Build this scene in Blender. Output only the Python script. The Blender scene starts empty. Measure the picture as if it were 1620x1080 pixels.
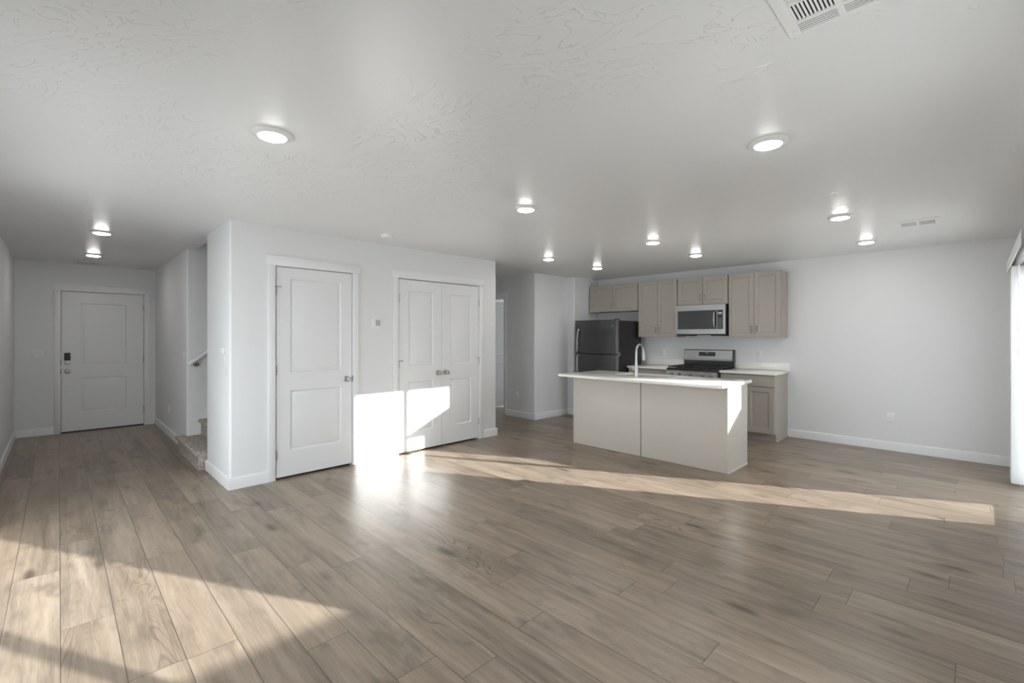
import bpy, bmesh, math, random
from mathutils import Vector, Matrix

# ------------------------------------------------------------------ scene, camera, sky, sun, exposure
C = bpy.context.scene.collection
SC = bpy.context.scene
PI = math.pi

cam_d = bpy.data.cameras.new('camera')
cam = bpy.data.objects.new('camera', cam_d)
C.objects.link(cam)
cam.location = (0.0, 0.0, 1.392)
cam.rotation_euler = (PI / 2, 0.0, math.radians(45.3205))
cam_d.sensor_width = 36.0
cam_d.lens = 725.3883 / 1620 * 36.0
cam_d.shift_y = -8.533 / 1620
cam_d.clip_start = 0.02
SC.camera = cam

world = bpy.data.worlds.new('sky')
SC.world = world
world.use_nodes = True
bg = world.node_tree.nodes['Background']
bg.inputs['Color'].default_value = (0.88, 0.94, 1.0, 1.0)
bg.inputs['Strength'].default_value = 5.8

SUN_DIR = Vector((-1.0, -0.54, -0.238)).normalized()
sun_d = bpy.data.lights.new('sun', 'SUN')
sun_d.energy = 34.0
sun_d.angle = math.radians(0.6)
sun_d.color = (1.0, 0.975, 0.945)
sun = bpy.data.objects.new('sun', sun_d)
C.objects.link(sun)
sun.location = (6, 4, 5)
sun.rotation_euler = SUN_DIR.to_track_quat('-Z', 'Y').to_euler()

LED_STRENGTH = 105.0

vs = SC.view_settings
vs.view_transform = 'Standard'
vs.look = 'None'
vs.exposure = -0.27
vs.gamma = 1.0
vs.use_curve_mapping = False
SC.display_settings.display_device = 'sRGB'
SC.cycles.use_denoising = True
SC.cycles.max_bounces = 14
SC.cycles.diffuse_bounces = 8
SC.cycles.glossy_bounces = 5
SC.cycles.transparent_max_bounces = 16
SC.cycles.sample_clamp_indirect = 6.0
SC.cycles.blur_glossy = 0.6

# ------------------------------------------------------------------ room dimensions (metres)
H = 2.44            # ceiling height
XR = 0.335          # window wall
YB = 7.214          # kitchen wall
YS = -0.4285        # wall on the left, runs to the entry
XE = -9.192         # entry wall
YH = 1.098          # hall side of stair wall and closet block
XC = -4.742         # closet wall
YC = 4.377          # far end of closet wall
YP = 5.617          # passage wall
XPC = -5.141        # passage wall corner
YI = 6.485          # inner corner beside the refrigerator
XA = -4.9935        # refrigerator alcove side
XS0, XS1 = -6.69, -5.63   # stair opening


# ------------------------------------------------------------------ materials
def srgb(r, g, b):
    def f(c):
        c /= 255.0
        return c / 12.92 if c <= 0.04045 else ((c + 0.055) / 1.055) ** 2.4
    return (f(r), f(g), f(b), 1.0)


def mat(name, color, rough=0.5, metal=0.0, spec=0.5, noise=None, bump=None):
    m = bpy.data.materials.new(name)
    m.use_nodes = True
    nt = m.node_tree
    b = nt.nodes['Principled BSDF']
    b.inputs['Base Color'].default_value = color
    b.inputs['Roughness'].default_value = rough
    b.inputs['Metallic'].default_value = metal
    b.inputs['Specular IOR Level'].default_value = spec
    tc = None
    if noise or bump:
        tc = nt.nodes.new('ShaderNodeNewGeometry')
    if noise:
        sc, amt = noise
        n = nt.nodes.new('ShaderNodeTexNoise')
        n.inputs['Scale'].default_value = sc
        n.inputs['Detail'].default_value = 4
        nt.links.new(tc.outputs['Position'], n.inputs['Vector'])
        mr = nt.nodes.new('ShaderNodeMapRange')
        mr.inputs['To Min'].default_value = 1 - amt
        mr.inputs['To Max'].default_value = 1 + amt
        nt.links.new(n.outputs['Fac'], mr.inputs['Value'])
        vm = nt.nodes.new('ShaderNodeVectorMath')
        vm.operation = 'SCALE'
        vm.inputs[0].default_value = color[:3]
        nt.links.new(mr.outputs['Result'], vm.inputs['Scale'])
        nt.links.new(vm.outputs['Vector'], b.inputs['Base Color'])
    if bump:
        sc, st = bump
        n = nt.nodes.new('ShaderNodeTexNoise')
        n.inputs['Scale'].default_value = sc
        n.inputs['Detail'].default_value = 3
        nt.links.new(tc.outputs['Position'], n.inputs['Vector'])
        bp = nt.nodes.new('ShaderNodeBump')
        bp.inputs['Strength'].default_value = st
        bp.inputs['Distance'].default_value = 0.004
        nt.links.new(n.outputs['Fac'], bp.inputs['Height'])
        nt.links.new(bp.outputs['Normal'], b.inputs['Normal'])
    return m


M = {}
M['wall'] = mat('wall_paint', (0.735, 0.738, 0.745, 1), 0.55, spec=0.3, bump=(60, 0.08))
M['trim'] = mat('trim_paint', (0.775, 0.778, 0.785, 1), 0.35, spec=0.45)
M['door'] = mat('door_paint', (0.755, 0.758, 0.765, 1), 0.35, spec=0.45)
M['plastic'] = mat('white_plastic', (0.80, 0.80, 0.80, 1), 0.35)
M['cab'] = mat('greige_cabinet', srgb(166, 159, 149), 0.45, spec=0.4, noise=(3, 0.02))
M['island'] = mat('island_panel_lit', srgb(198, 192, 183), 0.42, spec=0.4, noise=(3, 0.02))  # cabinet greige made lighter: stronger light on the island put into the colour
M['joint_shade'] = mat('joint_shadow', srgb(110, 100, 92), 0.7)  # dark brown stands in for the shade in the island's panel joints
M['quartz'] = mat('white_quartz', srgb(236, 234, 229), 0.10, spec=0.5, noise=(90, 0.012))
M['nickel'] = mat('brushed_nickel', (0.50, 0.49, 0.48, 1), 0.28, metal=1.0)
M['darknickel'] = mat('satin_nickel', (0.30, 0.29, 0.28, 1), 0.38, metal=1.0)
M['steel'] = mat('stainless_steel', (0.37, 0.365, 0.36, 1), 0.32, metal=1.0, noise=(6, 0.05))
M['slate'] = mat('dark_stainless', (0.13, 0.13, 0.134, 1), 0.32, metal=0.9, noise=(2, 0.08))
M['black'] = mat('black_enamel', (0.012, 0.012, 0.012, 1), 0.28)
M['blackside'] = mat('black_case', (0.016, 0.016, 0.017, 1), 0.45)
M['iron'] = mat('cast_iron', (0.02, 0.02, 0.02, 1), 0.6, bump=(200, 0.2))
M['glassdark'] = mat('dark_glass', (0.03, 0.03, 0.032, 1), 0.06, spec=0.7)
M['dark'] = mat('dark_void', (0.02, 0.02, 0.02, 1), 0.8)
M['bronze'] = mat('brown_threshold', (0.05, 0.035, 0.025, 1), 0.5)
M['concrete'] = mat('patio_concrete', (0.50, 0.49, 0.47, 1), 0.85, noise=(4, 0.08), bump=(30, 0.2))
M['fence'] = mat('fence_vinyl', (0.62, 0.60, 0.57, 1), 0.6)
M['display'] = mat('lit_display', (0.02, 0.02, 0.025, 1), 0.2)
M['grey'] = mat('thermostat_screen', (0.42, 0.43, 0.43, 1), 0.3)


def slat_mat():
    m = bpy.data.materials.new('blind_vinyl')
    m.use_nodes = True
    nt = m.node_tree
    b = nt.nodes['Principled BSDF']
    b.inputs['Base Color'].default_value = (0.88, 0.88, 0.88, 1)
    b.inputs['Roughness'].default_value = 0.5
    t = nt.nodes.new('ShaderNodeBsdfTranslucent')
    t.inputs['Color'].default_value = (0.85, 0.86, 0.87, 1)
    mx = nt.nodes.new('ShaderNodeMixShader')
    mx.inputs['Fac'].default_value = 0.4
    nt.links.new(b.outputs['BSDF'], mx.inputs[1])
    nt.links.new(t.outputs['BSDF'], mx.inputs[2])
    nt.links.new(mx.outputs['Shader'], nt.nodes['Material Output'].inputs['Surface'])
    return m


def glass_mat():
    m = bpy.data.materials.new('window_glass')
    m.use_nodes = True
    nt = m.node_tree
    nt.nodes.remove(nt.nodes['Principled BSDF'])
    tr = nt.nodes.new('ShaderNodeBsdfTransparent')
    tr.inputs['Color'].default_value = (0.95, 0.97, 0.97, 1)
    gl = nt.nodes.new('ShaderNodeBsdfGlossy')
    gl.inputs['Roughness'].default_value = 0.02
    lw = nt.nodes.new('ShaderNodeLayerWeight')
    lw.inputs['Blend'].default_value = 0.5
    pw = nt.nodes.new('ShaderNodeMath')
    pw.operation = 'POWER'
    pw.inputs[1].default_value = 5.0
    nt.links.new(lw.outputs['Facing'], pw.inputs[0])
    ma = nt.nodes.new('ShaderNodeMath')
    ma.operation = 'MULTIPLY_ADD'
    ma.inputs[1].default_value = 0.9
    ma.inputs[2].default_value = 0.035
    nt.links.new(pw.outputs[0], ma.inputs[0])
    mx = nt.nodes.new('ShaderNodeMixShader')
    nt.links.new(ma.outputs[0], mx.inputs['Fac'])
    nt.links.new(tr.outputs['BSDF'], mx.inputs[1])
    nt.links.new(gl.outputs['BSDF'], mx.inputs[2])
    nt.links.new(mx.outputs['Shader'], nt.nodes['Material Output'].inputs['Surface'])
    return m


def emit_mat(name, color, strength):
    m = bpy.data.materials.new(name)
    m.use_nodes = True
    nt = m.node_tree
    nt.nodes.remove(nt.nodes['Principled BSDF'])
    e = nt.nodes.new('ShaderNodeEmission')
    e.inputs['Color'].default_value = color
    e.inputs['Strength'].default_value = strength
    nt.links.new(e.outputs['Emission'], nt.nodes['Material Output'].inputs['Surface'])
    return m


class NG:
    """small helper for building node graphs"""
    def __init__(s, nt):
        s.nt = nt

    def math(s, op, a, b=None, c=None, clamp=False):
        n = s.nt.nodes.new('ShaderNodeMath')
        n.operation = op
        n.use_clamp = clamp
        for i, v in enumerate((a, b, c)):
            if v is None:
                continue
            if isinstance(v, (int, float)):
                n.inputs[i].default_value = v
            else:
                s.nt.links.new(v, n.inputs[i])
        return n.outputs[0]

    def comb(s, x, y, z):
        n = s.nt.nodes.new('ShaderNodeCombineXYZ')
        for i, v in enumerate((x, y, z)):
            if isinstance(v, (int, float)):
                n.inputs[i].default_value = v
            else:
                s.nt.links.new(v, n.inputs[i])
        return n.outputs[0]

    def noise(s, vec, scale=1.0, detail=2.0, rough=0.5, dist=0.0):
        n = s.nt.nodes.new('ShaderNodeTexNoise')
        n.inputs['Scale'].default_value = scale
        n.inputs['Detail'].default_value = detail
        n.inputs['Roughness'].default_value = rough
        n.inputs['Distortion'].default_value = dist
        s.nt.links.new(vec, n.inputs['Vector'])
        return n.outputs['Fac']

    def white(s, vec):
        n = s.nt.nodes.new('ShaderNodeTexWhiteNoise')
        n.noise_dimensions = '3D'
        s.nt.links.new(vec, n.inputs['Vector'])
        return n.outputs['Value'], n.outputs['Color']

    def smooth(s, v, a, b, lo=0.0, hi=1.0):
        n = s.nt.nodes.new('ShaderNodeMapRange')
        n.interpolation_type = 'SMOOTHSTEP'
        n.inputs['From Min'].default_value = a
        n.inputs['From Max'].default_value = b
        n.inputs['To Min'].default_value = lo
        n.inputs['To Max'].default_value = hi
        s.nt.links.new(v, n.inputs['Value'])
        return n.outputs['Result']

    def mix(s, fac, a, b, blend='MIX'):
        n = s.nt.nodes.new('ShaderNodeMix')
        n.data_type = 'RGBA'
        n.blend_type = blend
        if isinstance(fac, (int, float)):
            n.inputs[0].default_value = fac
        else:
            s.nt.links.new(fac, n.inputs[0])
        for i, v in ((6, a), (7, b)):
            if isinstance(v, tuple):
                n.inputs[i].default_value = v
            else:
                s.nt.links.new(v, n.inputs[i])
        return n.outputs[2]


def floor_mat():
    m = bpy.data.materials.new('vinyl_plank_floor')
    m.use_nodes = True
    nt = m.node_tree
    g = NG(nt)
    b = nt.nodes['Principled BSDF']
    geo = nt.nodes.new('ShaderNodeNewGeometry')
    sep = nt.nodes.new('ShaderNodeSeparateXYZ')
    nt.links.new(geo.outputs['Position'], sep.inputs[0])
    X, Y = sep.outputs['X'], sep.outputs['Y']
    W, L = 0.1935, 1.25
    v = g.math('DIVIDE', g.math('ADD', Y, 20 * W - 0.006), W)
    row = g.math('FLOOR', v)
    fv = g.math('FRACT', v)
    off, _ = g.white(g.comb(row, 3.7, 1.3))
    u = g.math('ADD', g.math('DIVIDE', g.math('ADD', X, 30.0), L), g.math('MULTIPLY', off, 7.0))
    col = g.math('FLOOR', u)
    fu = g.math('FRACT', u)
    idv, idc = g.white(g.comb(row, col, 5.1))
    sid = nt.nodes.new('ShaderNodeSeparateXYZ')
    nt.links.new(idc, sid.inputs[0])
    r1, r2, r3 = sid.outputs[0], sid.outputs[1], sid.outputs[2]
    zoff = g.math('MULTIPLY', idv, 53.0)
    # broad streaks, medium and fine grain along the plank
    broad = g.noise(g.comb(g.math('MULTIPLY', X, 0.9), g.math('MULTIPLY', Y, 9.0), zoff), 1.0, 3.0, 0.55, 0.4)
    med = g.noise(g.comb(g.math('MULTIPLY', X, 2.2), g.math('MULTIPLY', Y, 34.0), zoff), 1.0, 4.0, 0.6, 0.3)
    fine = g.noise(g.comb(g.math('MULTIPLY', X, 9.0), g.math('MULTIPLY', Y, 190.0), zoff), 1.0, 2.0, 0.6)
    blotch = g.noise(g.comb(g.math('MULTIPLY', X, 3.2), g.math('MULTIPLY', Y, 7.0), zoff), 1.0, 3.0, 0.6, 0.2)
    # cathedral grain: contour lines of a stretched noise, only on some planks
    hill = g.noise(g.comb(g.math('MULTIPLY', X, 1.3), g.math('MULTIPLY', Y, 7.0), g.math('ADD', zoff, 9.0)), 1.0, 1.5, 0.5, 0.5)
    rings = g.math('SINE', g.math('MULTIPLY', hill, 120.0))
    rings = g.smooth(rings, 0.35, 1.0)
    rmask = g.math('MULTIPLY', g.smooth(r3, 0.72, 0.95), g.smooth(g.noise(g.comb(g.math('MULTIPLY', X, 1.6), g.math('MULTIPLY', Y, 6.0), g.math('ADD', zoff, 21.0)), 1.0, 1.0), 0.45, 0.62))
    rings = g.math('MULTIPLY', rings, rmask)
    # knots
    vor = nt.nodes.new('ShaderNodeTexVoronoi')
    vor.inputs['Scale'].default_value = 1.0
    wob = g.noise(g.comb(g.math('MULTIPLY', X, 9.0), g.math('MULTIPLY', Y, 22.0), zoff), 1.0, 2.0)
    nt.links.new(g.comb(g.math('ADD', g.math('MULTIPLY', X, 1.7), g.math('MULTIPLY', wob, 0.16)), g.math('MULTIPLY', Y, 5.2), g.math('MULTIPLY', zoff, 3.0)), vor.inputs['Vector'])
    knot = g.smooth(vor.outputs['Distance'], 0.03, 0.24, 1.0, 0.0)
    sv = nt.nodes.new('ShaderNodeSeparateXYZ')
    nt.links.new(vor.outputs['Color'], sv.inputs[0])
    knot = g.math('MULTIPLY', knot, g.smooth(sv.outputs[0], 0.35, 0.5))
    light, dark = srgb(165, 149, 132), srgb(96, 84, 71)
    warm = srgb(152, 133, 115)
    tone = g.math('ADD', g.math('MULTIPLY', broad, 1.25), g.math('MULTIPLY', g.math('SUBTRACT', r1, 0.5), 0.34))
    tone = g.math('ADD', tone, g.math('MULTIPLY', g.math('SUBTRACT', med, 0.5), 1.15))
    tone = g.math('ADD', tone, g.math('MULTIPLY', g.math('SUBTRACT', fine, 0.5), 0.55))
    tone = g.math('SUBTRACT', tone, 0.13, clamp=True)
    c = g.mix(tone, dark, light)
    c = g.mix(g.math('MULTIPLY', r2, 0.35), c, warm)
    c = g.mix(g.math('MULTIPLY', g.smooth(blotch, 0.52, 0.75), 0.55), c, srgb(86, 78, 67))
    c = g.mix(g.math('MULTIPLY', rings, 0.5), c, srgb(70, 62, 53))
    c = g.mix(g.math('MULTIPLY', knot, 0.85), c, srgb(62, 54, 46))
    # seams
    dv = g.math('MULTIPLY', g.math('MINIMUM', fv, g.math('SUBTRACT', 1.0, fv)), W)
    du = g.math('MULTIPLY', g.math('MINIMUM', fu, g.math('SUBTRACT', 1.0, fu)), L)
    d = g.math('MINIMUM', dv, du)
    seam = g.smooth(d, 0.0006, 0.0022, 1.0, 0.0)
    c = g.mix(g.math('MULTIPLY', seam, 0.85), c, srgb(48, 41, 35))
    nt.links.new(c, b.inputs['Base Color'])
    rg = g.math('ADD', 0.27, g.math('MULTIPLY', med, 0.12))
    nt.links.new(rg, b.inputs['Roughness'])
    b.inputs['Specular IOR Level'].default_value = 0.5
    hgt = g.math('ADD', g.math('MULTIPLY', g.smooth(d, 0.0, 0.004), 1.0), g.math('MULTIPLY', fine, 0.10))
    bp = nt.nodes.new('ShaderNodeBump')
    bp.inputs['Strength'].default_value = 0.25
    bp.inputs['Distance'].default_value = 0.0015
    nt.links.new(hgt, bp.inputs['Height'])
    nt.links.new(bp.outputs['Normal'], b.inputs['Normal'])
    return m


def ceiling_mat():
    m = bpy.data.materials.new('trowelled_ceiling')
    m.use_nodes = True
    nt = m.node_tree
    g = NG(nt)
    b = nt.nodes['Principled BSDF']
    b.inputs['Base Color'].default_value = (0.785, 0.788, 0.795, 1)
    b.inputs['Roughness'].default_value = 0.30
    b.inputs['Specular IOR Level'].default_value = 0.5
    geo = nt.nodes.new('ShaderNodeNewGeometry')
    sep = nt.nodes.new('ShaderNodeSeparateXYZ')
    nt.links.new(geo.outputs['Position'], sep.inputs[0])
    X, Y = sep.outputs['X'], sep.outputs['Y']
    # trowel ridges: thin contour lines of a warped noise, in scattered patches
    p = g.comb(g.math('ADD', g.math('MULTIPLY', X, 2.2), g.math('MULTIPLY', Y, 1.2)),
               g.math('ADD', g.math('MULTIPLY', Y, 5.0), g.math('MULTIPLY', X, -2.0)), 0.0)
    n1 = g.noise(p, 0.75, 4.0, 0.55, 1.0)
    ridge = g.math('ABSOLUTE', g.math('SINE', g.math('MULTIPLY', n1, 34.0)))
    ridge = g.smooth(ridge, 0.0, 0.12, 1.0, 0.0)
    patch = g.smooth(g.noise(g.comb(X, Y, 4.0), 0.9, 2.0), 0.43, 0.56)
    h = g.math('ADD', g.math('MULTIPLY', ridge, patch), g.math('MULTIPLY', g.noise(geo.outputs['Position'], 3.0, 2.0), 0.6))
    bp = nt.nodes.new('ShaderNodeBump')
    bp.inputs['Strength'].default_value = 0.6
    bp.inputs['Distance'].default_value = 0.004
    nt.links.new(h, bp.inputs['Height'])
    nt.links.new(bp.outputs['Normal'], b.inputs['Normal'])
    return m


def carpet_mat():
    m = bpy.data.materials.new('beige_carpet')
    m.use_nodes = True
    nt = m.node_tree
    g = NG(nt)
    b = nt.nodes['Principled BSDF']
    geo = nt.nodes.new('ShaderNodeNewGeometry')
    n1 = g.noise(geo.outputs['Position'], 140.0, 3.0, 0.7)
    n2 = g.noise(geo.outputs['Position'], 55.0, 2.0, 0.6)
    f = g.math('ADD', g.math('MULTIPLY', n1, 0.7), g.math('MULTIPLY', n2, 0.3))
    c = g.mix(g.smooth(f, 0.36, 0.64), srgb(112, 102, 94), srgb(214, 204, 195))
    nt.links.new(c, b.inputs['Base Color'])
    b.inputs['Roughness'].default_value = 0.95
    b.inputs['Specular IOR Level'].default_value = 0.1
    bp = nt.nodes.new('ShaderNodeBump')
    bp.inputs['Strength'].default_value = 0.9
    bp.inputs['Distance'].default_value = 0.01
    nt.links.new(f, bp.inputs['Height'])
    nt.links.new(bp.outputs['Normal'], b.inputs['Normal'])
    return m


M['floor'] = floor_mat()
M['ceiling'] = ceiling_mat()
M['carpet'] = carpet_mat()
M['slat'] = slat_mat()
M['glass'] = glass_mat()
M['led'] = emit_mat('led_lens', (1.0, 0.98, 0.95, 1), LED_STRENGTH)
M['blueled'] = emit_mat('clock_digits', (0.25, 0.5, 1.0, 1), 0.5)


# ------------------------------------------------------------------ mesh helpers
class MB:
    def __init__(s):
        s.bm = bmesh.new()

    def box(s, x0, x1, y0, y1, z0, z1, bev=0.0, seg=2):
        x0, x1 = min(x0, x1), max(x0, x1)
        y0, y1 = min(y0, y1), max(y0, y1)
        z0, z1 = min(z0, z1), max(z0, z1)
        vs_ = [s.bm.verts.new(p) for p in ((x0, y0, z0), (x1, y0, z0), (x1, y1, z0), (x0, y1, z0),
                                           (x0, y0, z1), (x1, y0, z1), (x1, y1, z1), (x0, y1, z1))]
        fs = [s.bm.faces.new([vs_[i] for i in q]) for q in
              ((3, 2, 1, 0), (4, 5, 6, 7), (0, 1, 5, 4), (1, 2, 6, 5), (2, 3, 7, 6), (3, 0, 4, 7))]
        if bev > 0:
            es = list({e for f in fs for e in f.edges})
            bmesh.ops.bevel(s.bm, geom=es, offset=bev, segments=seg, profile=0.5, affect='EDGES')
        return s

    def prism(s, pts, z0, z1, axis='Z'):
        """extrude a closed 2-D outline; axis Z: (x,y); X: pts are (y,z) between x0..x1; Y: pts are (x,z)"""
        def P(p, t):
            if axis == 'Z':
                return (p[0], p[1], t)
            if axis == 'X':
                return (t, p[0], p[1])
            return (p[0], t, p[1])
        a = [s.bm.verts.new(P(p, z0)) for p in pts]
        b = [s.bm.verts.new(P(p, z1)) for p in pts]
        n = len(pts)
        fs = [s.bm.faces.new(a[::-1]), s.bm.faces.new(b)]
        for i in range(n):
            fs.append(s.bm.faces.new((a[i], a[(i + 1) % n], b[(i + 1) % n], b[i])))
        bmesh.ops.recalc_face_normals(s.bm, faces=fs)
        return s

    def lathe(s, prof, seg=24, mtx=None, cap=True):
        """prof: (r, h) pairs, turned about local z"""
        mtx = mtx or Matrix.Identity(4)
        rings = []
        for r, h in prof:
            if r < 1e-6:
                rings.append([s.bm.verts.new(mtx @ Vector((0, 0, h)))])
            else:
                rings.append([s.bm.verts.new(mtx @ Vector((r * math.cos(2 * PI * i / seg), r * math.sin(2 * PI * i / seg), h))) for i in range(seg)])
        fs = []
        for a, b in zip(rings, rings[1:]):
            for i in range(seg):
                j = (i + 1) % seg
                if len(a) == 1 and len(b) == 1:
                    continue
                if len(a) == 1:
                    fs.append(s.bm.faces.new((a[0], b[i], b[j])))
                elif len(b) == 1:
                    fs.append(s.bm.faces.new((a[i], b[0], a[j])))
                else:
                    fs.append(s.bm.faces.new((a[i], b[i], b[j], a[j])))
        if cap:
            for r in (rings[0], rings[-1]):
                if len(r) > 1:
                    fs.append(s.bm.faces.new(r))
        bmesh.ops.recalc_face_normals(s.bm, faces=fs)
        return s

    def tube(s, pts, radii, seg=12):
        pts = [Vector(p) for p in pts]
        if isinstance(radii, (int, float)):
            radii = [radii] * len(pts)
        rings = []
        up = None
        for i, p in enumerate(pts):
            t = (pts[min(i + 1, len(pts) - 1)] - pts[max(i - 1, 0)]).normalized()
            if up is None:
                up = Vector((0, 0, 1)) if abs(t.z) < 0.9 else Vector((1, 0, 0))
            a = t.cross(up).normalized()
            c = a.cross(t).normalized()
            up = c
            rings.append([s.bm.verts.new(p + radii[i] * (math.cos(2 * PI * k / seg) * a + math.sin(2 * PI * k / seg) * c)) for k in range(seg)])
        fs = []
        for a, b in zip(rings, rings[1:]):
            for k in range(seg):
                fs.append(s.bm.faces.new((a[k], a[(k + 1) % seg], b[(k + 1) % seg], b[k])))
        fs.append(s.bm.faces.new(rings[0]))
        fs.append(s.bm.faces.new(rings[-1]))
        bmesh.ops.recalc_face_normals(s.bm, faces=fs)
        return s

    def sweep(s, path, prof, closed=False):
        """prof (d, z) swept along a floor path; d is offset to the left of travel"""
        n = len(path)
        P = [Vector((p[0], p[1])) for p in path]
        mit = []
        for i in range(n):
            def nrm(a, b):
                d = (b - a).normalized()
                return Vector((-d.y, d.x))
            if i == 0:
                m = nrm(P[0], P[1])
            elif i == n - 1:
                m = nrm(P[-2], P[-1])
            else:
                n1, n2 = nrm(P[i - 1], P[i]), nrm(P[i], P[i + 1])
                m = (n1 + n2) / max(1 + n1.dot(n2), 0.05)
            mit.append(m)
        rings = [[s.bm.verts.new((P[i].x + mit[i].x * d, P[i].y + mit[i].y * d, z)) for d, z in prof] for i in range(n)]
        k = len(prof)
        fs = []
        for a, b in zip(rings, rings[1:]):
            for i in range(k):
                fs.append(s.bm.faces.new((a[i], a[(i + 1) % k], b[(i + 1) % k], b[i])))
        fs.append(s.bm.faces.new(rings[0]))
        fs.append(s.bm.faces.new(rings[-1]))
        bmesh.ops.recalc_face_normals(s.bm, faces=fs)
        return s

    def panel_slab(s, w, h, t, panels, prof, x0=0.0, z0=0.0, y0=0.0):
        """slab with front at y=y0 facing -y; moulded rectangular panels (x0,x1,z0,z1) in one column"""
        bm = s.bm
        cache = {}

        def V(x, y, z):
            k = (round(x, 5), round(y, 5), round(z, 5))
            if k not in cache:
                cache[k] = bm.verts.new((x + x0, y + y0, z + z0))
            return cache[k]

        def quad(xa, xb, za, zb, y=0.0):
            return bm.faces.new((V(xa, y, za), V(xb, y, za), V(xb, y, zb), V(xa, y, zb)))
        xs = [0, panels[0][0], panels[0][1], w]
        zs = [0]
        for p in panels:
            zs += [p[2], p[3]]
        zs.append(h)
        for i in range(3):
            for j in range(len(zs) - 1):
                if i == 1 and j % 2 == 1:
                    continue
                quad(xs[i], xs[i + 1], zs[j], zs[j + 1])
        for (pa, pb, qa, qb) in panels:
            prev = (0.0, 0.0)
            for ins, dep in prof:
                i0, d0 = prev
                o = [(pa + i0, qa + i0), (pb - i0, qa + i0), (pb - i0, qb - i0), (pa + i0, qb - i0)]
                n = [(pa + ins, qa + ins), (pb - ins, qa + ins), (pb - ins, qb - ins), (pa + ins, qb - ins)]
                for a in range(4):
                    c = (a + 1) % 4
                    bm.faces.new((V(o[a][0], d0, o[a][1]), V(o[c][0], d0, o[c][1]), V(n[c][0], dep, n[c][1]), V(n[a][0], dep, n[a][1])))
                prev = (ins, dep)
            ins, dep = prev
            quad(pa + ins, pb - ins, qa + ins, qb - ins, dep)
        # sides and back
        f = 0.0
        for i in range(3):
            bm.faces.new((V(xs[i], f, 0), V(xs[i], t, 0), V(xs[i + 1], t, 0), V(xs[i + 1], f, 0)))
            bm.faces.new((V(xs[i], f, h), V(xs[i + 1], f, h), V(xs[i + 1], t, h), V(xs[i], t, h)))
        for j in range(len(zs) - 1):
            bm.faces.new((V(0, f, zs[j]), V(0, f, zs[j + 1]), V(0, t, zs[j + 1]), V(0, t, zs[j])))
            bm.faces.new((V(w, f, zs[j]), V(w, t, zs[j]), V(w, t, zs[j + 1]), V(w, f, zs[j + 1])))
        for i in range(3):
            for j in range(len(zs) - 1):
                bm.faces.new((V(xs[i], t, zs[j]), V(xs[i], t, zs[j + 1]), V(xs[i + 1], t, zs[j + 1]), V(xs[i + 1], t, zs[j])))
        return s

    def build(s, name, material, parent=None, smooth=True):
        me = bpy.data.meshes.new(name)
        s.bm.normal_update()
        s.bm.to_mesh(me)
        s.bm.free()
        me.materials.append(material)
        if smooth:
            me.polygons.foreach_set('use_smooth', [True] * len(me.polygons))
            me.set_sharp_from_angle(angle=math.radians(35))
        o = bpy.data.objects.new(name, me)
        C.objects.link(o)
        if parent:
            o.parent = parent
        return o


def thing(name, label, cat, loc=(0, 0, 0), rotz=0.0, group=None, kind=None):
    o = bpy.data.objects.new(name, None)
    o.empty_display_size = 0.1
    C.objects.link(o)
    o.location = loc
    o.rotation_euler = (0, 0, rotz)
    o['label'] = label
    o['category'] = cat
    if group:
        o['group'] = group
    if kind:
        o['kind'] = kind
    return o


def struct(o, label=None, cat=None):
    o['kind'] = 'structure'
    if label:
        o['label'] = label
    if cat:
        o['category'] = cat
    return o


def copy_tree(root, loc, rotz=0.0, label=None):
    r = root.copy()
    C.objects.link(r)
    r.location = loc
    r.rotation_euler = (0, 0, rotz)
    if label:
        r['label'] = label
    for ch in list(root.children):
        c = ch.copy()
        C.objects.link(c)
        c.parent = r
        for gch in list(ch.children):
            d = gch.copy()
            C.objects.link(d)
            d.parent = c
    return r


def rounded(pts):
    """outline of (x, y[, r]) corners, r rounds the corner"""
    out = []
    n = len(pts)
    for i, p in enumerate(pts):
        r = p[2] if len(p) > 2 else 0
        if r <= 0:
            out.append((p[0], p[1]))
            continue
        a = Vector(pts[i - 1][:2]) - Vector(p[:2])
        b = Vector(pts[(i + 1) % n][:2]) - Vector(p[:2])
        a.normalize()
        b.normalize()
        ang = a.angle(b)
        t = r / math.tan(ang / 2)
        c = Vector(p[:2]) + (a + b).normalized() * (r / math.sin(ang / 2))
        s0 = Vector(p[:2]) + a * t - c
        s1 = Vector(p[:2]) + b * t - c
        a0 = math.atan2(s0.y, s0.x)
        da = math.atan2(s1.y, s1.x) - a0
        while da > PI:
            da -= 2 * PI
        while da < -PI:
            da += 2 * PI
        for k in range(7):
            th = a0 + da * k / 6
            out.append((c.x + r * math.cos(th), c.y + r * math.sin(th)))
    return out


# ------------------------------------------------------------------ room shell
RB = 0.022   # rounded drywall corner

m = MB()
m.box(XE - 0.5, XR + 0.15, YS - 0.15, YB + 0.15, -0.12, 0.0)
m.box(-9.2, XC - 0.2, YB + 0.15, 9.4, -0.12, 0.0)
struct(m.build('floor', M['floor']), 'grey-brown wood plank floor across the whole room', 'floor')

m = MB()
WELL0 = YH + 0.085
m.box(XE - 0.15, XR + 0.15, YS - 0.15, WELL0, H, H + 0.12)
m.box(XE - 0.15, XS0 - 0.01, WELL0, 9.4, H, H + 0.12)
m.box(XS1, XR + 0.15, WELL0, 9.4, H, H + 0.12)
m.box(XS0 - 0.01, XS1, 4.65, 9.4, H, H + 0.12)
struct(m.build('ceiling', M['ceiling']), 'white hand-trowelled ceiling over the whole room', 'ceiling')

# kitchen wall
m = MB()
m.box(XA - 0.13, XR + 0.15, YB, YB + 0.15, 0, H)
struct(m.build('wall_back', M['wall']), 'white wall behind the kitchen cabinets', 'wall')

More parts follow.
